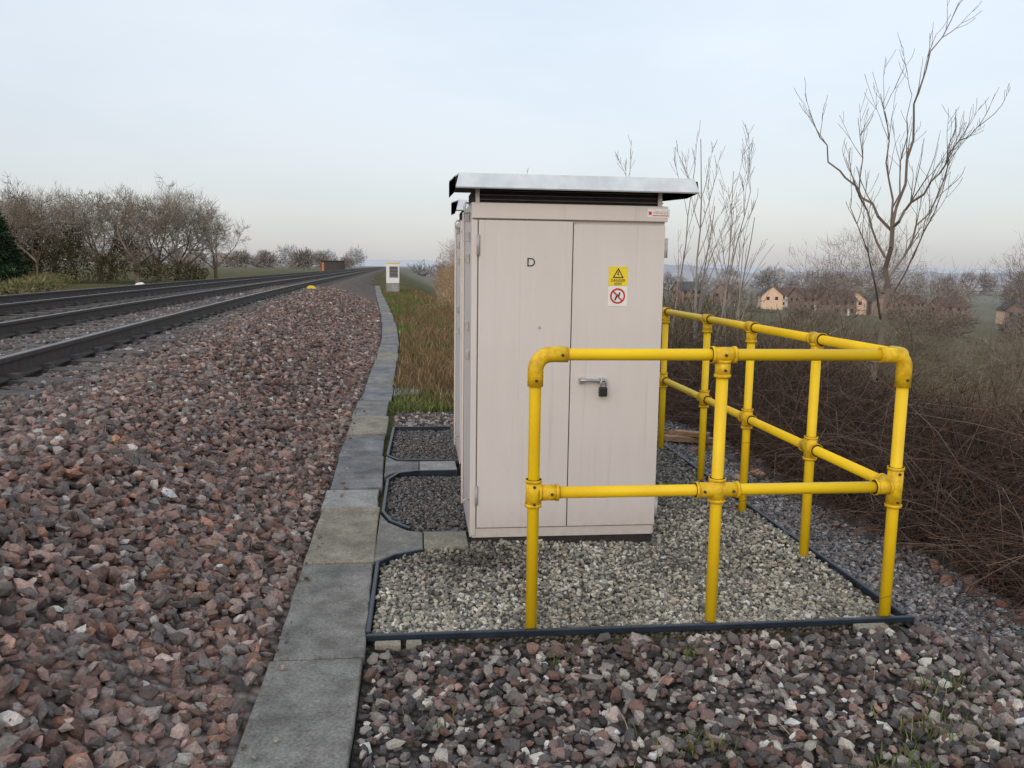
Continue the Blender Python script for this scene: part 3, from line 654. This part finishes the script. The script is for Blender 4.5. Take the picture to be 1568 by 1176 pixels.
leafcloud('shrub_twigs',[(x,y,gl(x,y)+1.6*s) for x,y,s in shr],[(1.9*s+.35,1.7*s+.2,1.85*s) for x,y,s in shr],76000,.0085,[(.115,.085,.057),(.09,.07,.044),(.15,.11,.08),(.08,.07,.037)],M_bark,36,.5,True,.42)
# ---- bramble thicket
n=13000; y=rng.uniform(2.2,13,n); x=2.85+.1*np.sin(y*2.1)+rng.random(n)**1.4*4.5
z=Hz(x,y); S=[]; C=[]
ang=rng.uniform(0,6.28,n); L=rng.uniform(.5,1.6,n)*np.clip((x-2.6)/.6,.3,1.4); dx=np.cos(ang);dy=np.sin(ang)
NS=6; p=np.stack([x,y,z],-1); el=rng.uniform(.7,1.5,n)
pal=np.array([(.10,.052,.04),(.065,.043,.035),(.12,.08,.06),(.045,.034,.029),(.19,.15,.12)]); cc=pal[rng.choice(5,n,p=[.24,.24,.22,.2,.10])]
for i in range(NS):
    d=np.stack([dx*np.cos(el),dy*np.cos(el),np.sin(el)],-1)+rng.normal(0,.15,(n,3)); q=p+d*(L/NS)[:,None]
    rr=.0032*(1-.6*i/NS); S.append(np.concatenate([p,q,np.full((n,1),rr),np.full((n,1),rr*.85)],1)); C.append(cc)
    p=q; el=el-rng.uniform(.12,.5,n)
bt=segs_mesh('bramble_thicket',np.concatenate(S),np.concatenate(C),M_bark)
cen=[];rad=[]
for _ in range(190):
    yy=rng.uniform(2.4,13); xx=3.05+rng.random()**1.2*4.2; hgt=min(1.35,.25+(xx-2.9)*.75); cen.append((xx,yy,gl(xx,yy)+hgt*.5)); rad.append((.45,.5,hgt*.6))
leafcloud('inner_stems',cen,rad,80000,.0068,[(.07,.041,.032),(.05,.034,.028),(.09,.058,.042),(.038,.027,.023)],M_bark,30,.3,True,.4,bt)
leafcloud('leaves',cen,rad,36000,.018,[(.048,.027,.02),(.035,.024,.017),(.07,.042,.027),(.025,.018,.014),(.045,.05,.02)],M_leaf,1.3,0,parent=bt)
M_litter=mat('leaf_litter_floor',(.04,.027,.02),(.022,.016,.013),7,.95,bmp=.8,bscale=30,dist=.03,spec=.1)
def xf4(X,Y): return 2.95+.08*np.sin(Y*2.3)+14*X
grid('thicket_floor',np.linspace(0,1,50),np.arange(1.6,24,.4),M_litter,.012,.02,xf4)
# ---- verge grass
def blades(x,y,h,pal,wd=.006,lean=.5):
    n=len(x); z=Hz(x,y); a=rng.uniform(0,6.28,n); l=rng.uniform(0,lean,n)*h
    b=rng.uniform(0,6.28,n); w=wd*rng.uniform(.6,1.4,n)
    P=np.stack([x,y,z-.01],-1); e=np.stack([np.cos(b)*w,np.sin(b)*w,0*w],-1)
    t=P+np.stack([np.cos(a)*l,np.sin(a)*l,h],-1); m1=P*.5+t*.5+np.stack([0*h,0*h,h*.12],-1)
    V=np.stack([P-e,P+e,m1+e*.8,m1-e*.8,t],1).reshape(-1,3)
    k=(np.arange(n)*5)[:,None]
    F=np.concatenate([k+np.array([[0,1,2]]),k+np.array([[0,2,3]]),k+np.array([[3,2,4]])],1).reshape(-1,3)
    c=np.array(pal)[rng.integers(0,len(pal),n)]*rng.lognormal(0,.25,(n,1))
    return V,F,np.repeat(c,5,axis=0)
GR=[(.105,.145,.032),(.14,.17,.048),(.08,.11,.028),(.17,.15,.06)]; ST=[(.27,.19,.10),(.20,.13,.075),(.16,.09,.055),(.14,.12,.05)]
n=42000; y=8.3+rng.random(n)**1.7*45; x=T(y)+.2+rng.random(n)*2.6
straw=(np.sin(x*3+y*.7)*.8+np.cos(y*1.1-x)*.6+rng.normal(0,.5,n)+1.5*np.exp(-((y-14)/4.5)**2)+.8*np.clip(x-T(y)-1.2,0,1))>.65
out=[]
for msk,pal,hh in ((~straw,GR,(.04,.14)),(straw,ST,(.05,.20))):
    xx=x[msk];yy=y[msk]; out.append(blades(xx,yy,rng.uniform(*hh,len(xx)),pal,.006,.9))
for (tx,ty,tn,sp) in [(.0,1.95,90,.05),(.85,2.35,90,.07),(1.72,2.35,200,.10),(1.42,2.12,220,.09),(1.02,2.9,50,.04),(1.9,2.6,60,.08),(1.2,1.9,80,.12),(.05,2.55,20,.05),(.5,2.9,30,.04)]:
    out.append(blades(rng.normal(tx,sp,tn),rng.normal(ty,sp*.7,tn),rng.uniform(.03,.085,tn),GR[:3],.0024,1.0))
out.append(blades(rng.uniform(.2,2.4,60),rng.uniform(1.6,2.9,60),rng.uniform(.04,.12,60),[(.40,.34,.22),(.33,.27,.16)],.0018,2.0))
V=[];F=[];C=[];o_=0
for a,b,c in out: V.append(a);F.append(b+o_);C.append(c);o_+=len(a)
mesh_np('verge_grass',np.concatenate(V),np.concatenate(F),M_grass,col=np.concatenate(C))
n=1800; y=rng.uniform(9.5,26,n); x=T(y)+.45+rng.random(n)**.7*1.9; z=Hz(x,y); S=[];C=[]
p=np.stack([x,y,z],-1); d=np.stack([rng.normal(0,.3,n),rng.normal(0,.3,n),np.ones(n)],-1); L=rng.uniform(.08,.32,n)
for i in range(3):
    q=p+d*(L/3)[:,None]; S.append(np.concatenate([p,q,np.full((n,2),.003)],1)); C.append(np.array(ST)[rng.integers(0,3,n)]); p=q; d=d+rng.normal(0,.35,(n,3))
segs_mesh('dry_weeds',np.concatenate(S),np.concatenate(C),M_bark)
n=220; y=rng.uniform(2.4,7.6,n); x=2.83+rng.normal(0,.13,n)
scatter('bank_rubble',np.stack([x,y,Hz(x,y)],-1),rng.uniform(.025,.075,n),pick([(.12,.08,.065),(.09,.085,.085),(.17,.09,.07),(.06,.055,.05)],n),SH_A,M_stone)
x=np.array([2.2,2.35,2.3,2.5,2.45,2.6,2.28,2.15,2.4,2.55,2.7,2.62,2.33,2.5]);y=np.array([6.9,7.0,6.6,6.8,6.3,6.5,7.2,7.3,7.3,5.9,5.6,6.1,5.7,7.1])
scatter('broken_bricks',np.stack([x,y,Hz(x,y)],-1),rng.uniform(.05,.09,14),pick([(.30,.17,.10),(.38,.27,.17),(.22,.13,.09)],14),SH_A,M_stone)
M_timber=mat('weathered_timber',(.36,.22,.12),(.26,.16,.09),12,.8,bmp=.3)
tb=empty('timber_offcuts',(2.35,6.9,gl(2.35,6.9)+.04))
box('plank',-.28,.28,-.05,.05,0,.045,M_timber,tb,.004,Matrix.Rotation(.35,3,'Z')@Matrix.Rotation(.12,3,'Y'))
box('plank',-.12,.18,-.04,.04,.05,.09,M_timber,tb,.004,Matrix.Rotation(-.5,3,'Z'))
# ---------------------------------------------------------------- lineside items
def lineside_box(x,y,z):
    e=empty('lineside_cabinet')
    box('concrete_base',x-.36,x+.36,y,y+.5,z-.1,z+.50,M_conc4,e,.02)
    box('housing',x-.36,x+.36,y+.01,y+.49,z+.52,z+1.62,M_white,e,.02)
    box('vent_panel',x-.18,x+.28,y-.015,y+.008,z+.85,z+1.45,M_black,e)
    for k in range(7): box('vent_slat',x-.18,x+.28,y-.03,y-.017,z+.88+k*.08,z+.90+k*.08,M_hinge,e)
    box('cap',x-.40,x+.40,y-.04,y+.53,z+1.63,z+1.68,M_signy,e,.01)
lineside_box(-1.42,47,gl(-1.42,47))
M_orange=mat('orange_paint',(.6,.16,.02),None,9,.5)
M_darkhut=mat('dark_timber',(.05,.042,.04),(.065,.052,.047),3,.8)
e=empty('lineside_hut')
box('hut_body',-17,-13.2,150,154,-.1,2.05,M_darkhut,e,.02); box('hut_roof',-17.2,-13.0,149.8,154.2,2.07,2.24,M_black,e,.02)
box('hut_door',-16.9,-16.5,149.95,149.99,0,1.9,M_orange,e); box('hut_end_panel',-13.9,-13.4,149.95,149.99,.2,1.7,M_rust,e)
xk=float(R(31))+.45
bm=bmesh.new()
vv=[bm.verts.new(p) for p in [(xk-.2,30.8,.56),(xk+.2,30.8,.54),(xk+.2,31.2,.54),(xk-.2,31.2,.56),(xk-.12,30.9,.68),(xk+.05,30.9,.68),(xk+.05,31.1,.68),(xk-.12,31.1,.68)]]
for f in [(0,3,2,1),(4,5,6,7),(0,1,5,4),(1,2,6,5),(2,3,7,6),(3,0,4,7)]: bm.faces.new([vv[i] for i in f])
bmesh.ops.bevel(bm,geom=bm.edges[:],offset=.02,segments=1,affect='EDGES')
from_bm('yellow_track_marker',bm,M_yellow2)
bm=bmesh.new(); bmesh.ops.create_icosphere(bm,subdivisions=3,radius=1)
for v in bm.verts:
    v.co*=1+.12*math.sin(v.co.x*4)*math.cos(v.co.y*5); v.co=Vector((v.co.x*.26-14.3,v.co.y*.22+45,v.co.z*.17+gl(-14.3,45)+.12))
from_bm('white_rubble_sack',bm,M_white,None,True)
# ---------------------------------------------------------------- houses in the valley
M_brick=mat('brick',(.30,.215,.185),(.25,.19,.165),.6,.9)
M_render=mat('house_render',(.58,.50,.43),(.52,.45,.40),1,.9)
M_sunlit=mat('house_render_sunlit',(.76,.53,.37),(.70,.49,.36),1,.9)  # warm sunlight on the gables painted into this render colour
M_tile=mat('roof_tile',(.20,.19,.195),(.17,.165,.17),.6,.8)
M_tile2=mat('roof_tile_red',(.27,.19,.17),(.22,.165,.15),.6,.8)
M_glass=mat('window_glass',(.06,.07,.08),None,2,.1)
def house(x,y,w,d,h,rh,rot,wall,tile,name='brick_house'):
    z=gl(x,y); e=empty(name,(x,y,z)); e.rotation_euler=(0,0,rot)
    bm=bmesh.new()
    P=[(-w/2,-d/2,-1),(w/2,-d/2,-1),(w/2,d/2,-1),(-w/2,d/2,-1),(-w/2,-d/2,h),(w/2,-d/2,h),(w/2,d/2,h),(-w/2,d/2,h),(-w/2,0,h+rh),(w/2,0,h+rh)]
    v=[bm.verts.new(p) for p in P]
    for f in [(0,1,5,4),(2,3,7,6),(1,2,6,9,5),(3,0,4,8,7),(3,2,1,0)]: bm.faces.new([v[i] for i in f])
    from_bm('walls',bm,wall,e)
    bm=bmesh.new(); o=.4; k=rh/(d/2)
    a=[bm.verts.new(p) for p in [(-w/2-o,-d/2-o,h-o*k+.05),(w/2+o,-d/2-o,h-o*k+.05),(w/2+o,0,h+rh+.05),(-w/2-o,0,h+rh+.05),(w/2+o,d/2+o,h-o*k+.05),(-w/2-o,d/2+o,h-o*k+.05)]]
    bm.faces.new((a[0],a[1],a[2],a[3])); bm.faces.new((a[3],a[2],a[4],a[5])); bmesh.ops.solidify(bm,geom=bm.faces[:],thickness=.15)
    from_bm('roof',bm,tile,e)
    for sx in (-.3,.05,.32):
        for zz in (.9,3.3):
            if zz<h-1: box('window',w*sx-.6,w*sx+.6,-d/2-.06,-d/2-.01,zz,zz+1.2,M_glass,e)
    for sy in (-.2,.2): box('window',-w/2-.06,-w/2-.01,d*sy-.5,d*sy+.5,3.2,4.3,M_glass,e)
    box('door',w*.18-.45,w*.18+.45,-d/2-.07,-d/2-.01,-.2,2.0,M_white,e)
    box('chimney',-w*.3-.4,-w*.3+.4,-.4,.4,h+rh-.6,h+rh+1.1,M_brick,e)
for (x,y,w,rot,wl,tl,nm) in [(92,210,7,1.35,M_sunlit,M_tile,'rendered_house'),(104,215,9,.25,M_brick,M_tile2,'brick_house'),(114,208,7,1.3,M_sunlit,M_tile,'rendered_house'),(120,205,9,1.2,M_brick,M_tile,'brick_house'),(133,196,10,.2,M_brick,M_tile2,'brick_house'),(146,190,7,1.4,M_sunlit,M_tile,'rendered_house'),(158,188,9,.1,M_brick,M_tile2,'brick_house'),(168,182,7,1.3,M_sunlit,M_tile2,'rendered_house'),(186,176,10,.3,M_brick,M_tile,'brick_house'),(76,230,9,.2,M_brick,M_tile,'brick_house'),(84,222,8,.9,M_brick,M_tile2,'brick_house'),(112,245,9,.1,M_render,M_tile2,'rendered_house'),(175,215,9,.2,M_render,M_tile,'rendered_house'),(150,240,9,.3,M_brick,M_tile2,'brick_house'),(192,165,8,1.2,M_sunlit,M_tile,'rendered_house'),(100,190,9,.2,M_brick,M_tile2,'brick_house'),(126,230,8,1.3,M_sunlit,M_tile,'rendered_house'),(140,178,9,.3,M_brick,M_tile,'brick_house'),(160,165,9,.2,M_brick,M_tile2,'brick_house'),(172,160,7,1.3,M_render,M_tile,'rendered_house')]:
    house(x*1.3,y*1.3,w,7.0,4.8,2.9,rot,wl,tl,nm)
# ---------------------------------------------------------------- sky, sun, camera
w=bpy.data.worlds.new('World'); sc.world=w; w.use_nodes=True; nt=w.node_tree
bg=nt.nodes['Background']; outw=nt.nodes['World Output']
SE=math.radians(24); AZ=math.radians(205)
sky=nt.nodes.new('ShaderNodeTexSky'); sky.sky_type='NISHITA'; sky.sun_disc=False; sky.sun_elevation=SE; sky.sun_rotation=AZ; sky.dust_density=2.0
nt.links.new(sky.outputs[0],bg.inputs[0]); bg.inputs[1].default_value=.05
bg2=nt.nodes.new('ShaderNodeBackground'); tc=nt.nodes.new('ShaderNodeTexCoord'); sx=nt.nodes.new('ShaderNodeSeparateXYZ'); nt.links.new(tc.outputs['Generated'],sx.inputs[0])
gr=ramp(nt,sx.outputs[2],[(0,(.52,.51,.53)),(.08,(.56,.565,.59)),(.25,(.68,.72,.755)),(.45,(.66,.725,.79)),(1,(.72,.79,.86))])
mp=nt.nodes.new('ShaderNodeMapping'); mp.inputs['Scale'].default_value=(1,1,3.2); nt.links.new(tc.outputs['Generated'],mp.inputs[0])
cl=ramp(nt,noise(nt,1.5,6,mp.outputs[0],.55),[(.33,(.90,.93,.97)),(.5,(1,1,1)),(.66,(1.10,1.075,1.05))])
nt.links.new(mix(nt,1.0,gr,cl,'MULTIPLY'),bg2.inputs[0]); bg2.inputs[1].default_value=.93
ad=nt.nodes.new('ShaderNodeAddShader'); nt.links.new(bg.outputs[0],ad.inputs[0]); nt.links.new(bg2.outputs[0],ad.inputs[1]); nt.links.new(ad.outputs[0],outw.inputs[0])
sl=bpy.data.lights.new('sun','SUN'); sl.energy=.95; sl.angle=math.radians(40); sl.color=(1,.88,.78)
so=link(bpy.data.objects.new('sun',sl))
dirv=Vector((math.sin(AZ)*math.cos(SE),math.cos(AZ)*math.cos(SE),math.sin(SE)))
so.rotation_euler=dirv.to_track_quat('Z','Y').to_euler()
cd=bpy.data.cameras.new('camera'); cd.sensor_width=36; cd.lens=36*1268/1568; cd.clip_end=20000; cd.clip_start=.05
co=link(bpy.data.objects.new('camera',cd)); co.location=(0,0,1.43)
co.rotation_euler=(Matrix.Rotation(math.radians(-6.5),3,'Z')@Matrix.Rotation(math.radians(82),3,'X')@Matrix.Rotation(math.radians(.8),3,'Z')).to_euler()
sc.camera=co
sc.view_settings.view_transform='Standard'; sc.view_settings.look='None'; sc.view_settings.exposure=0
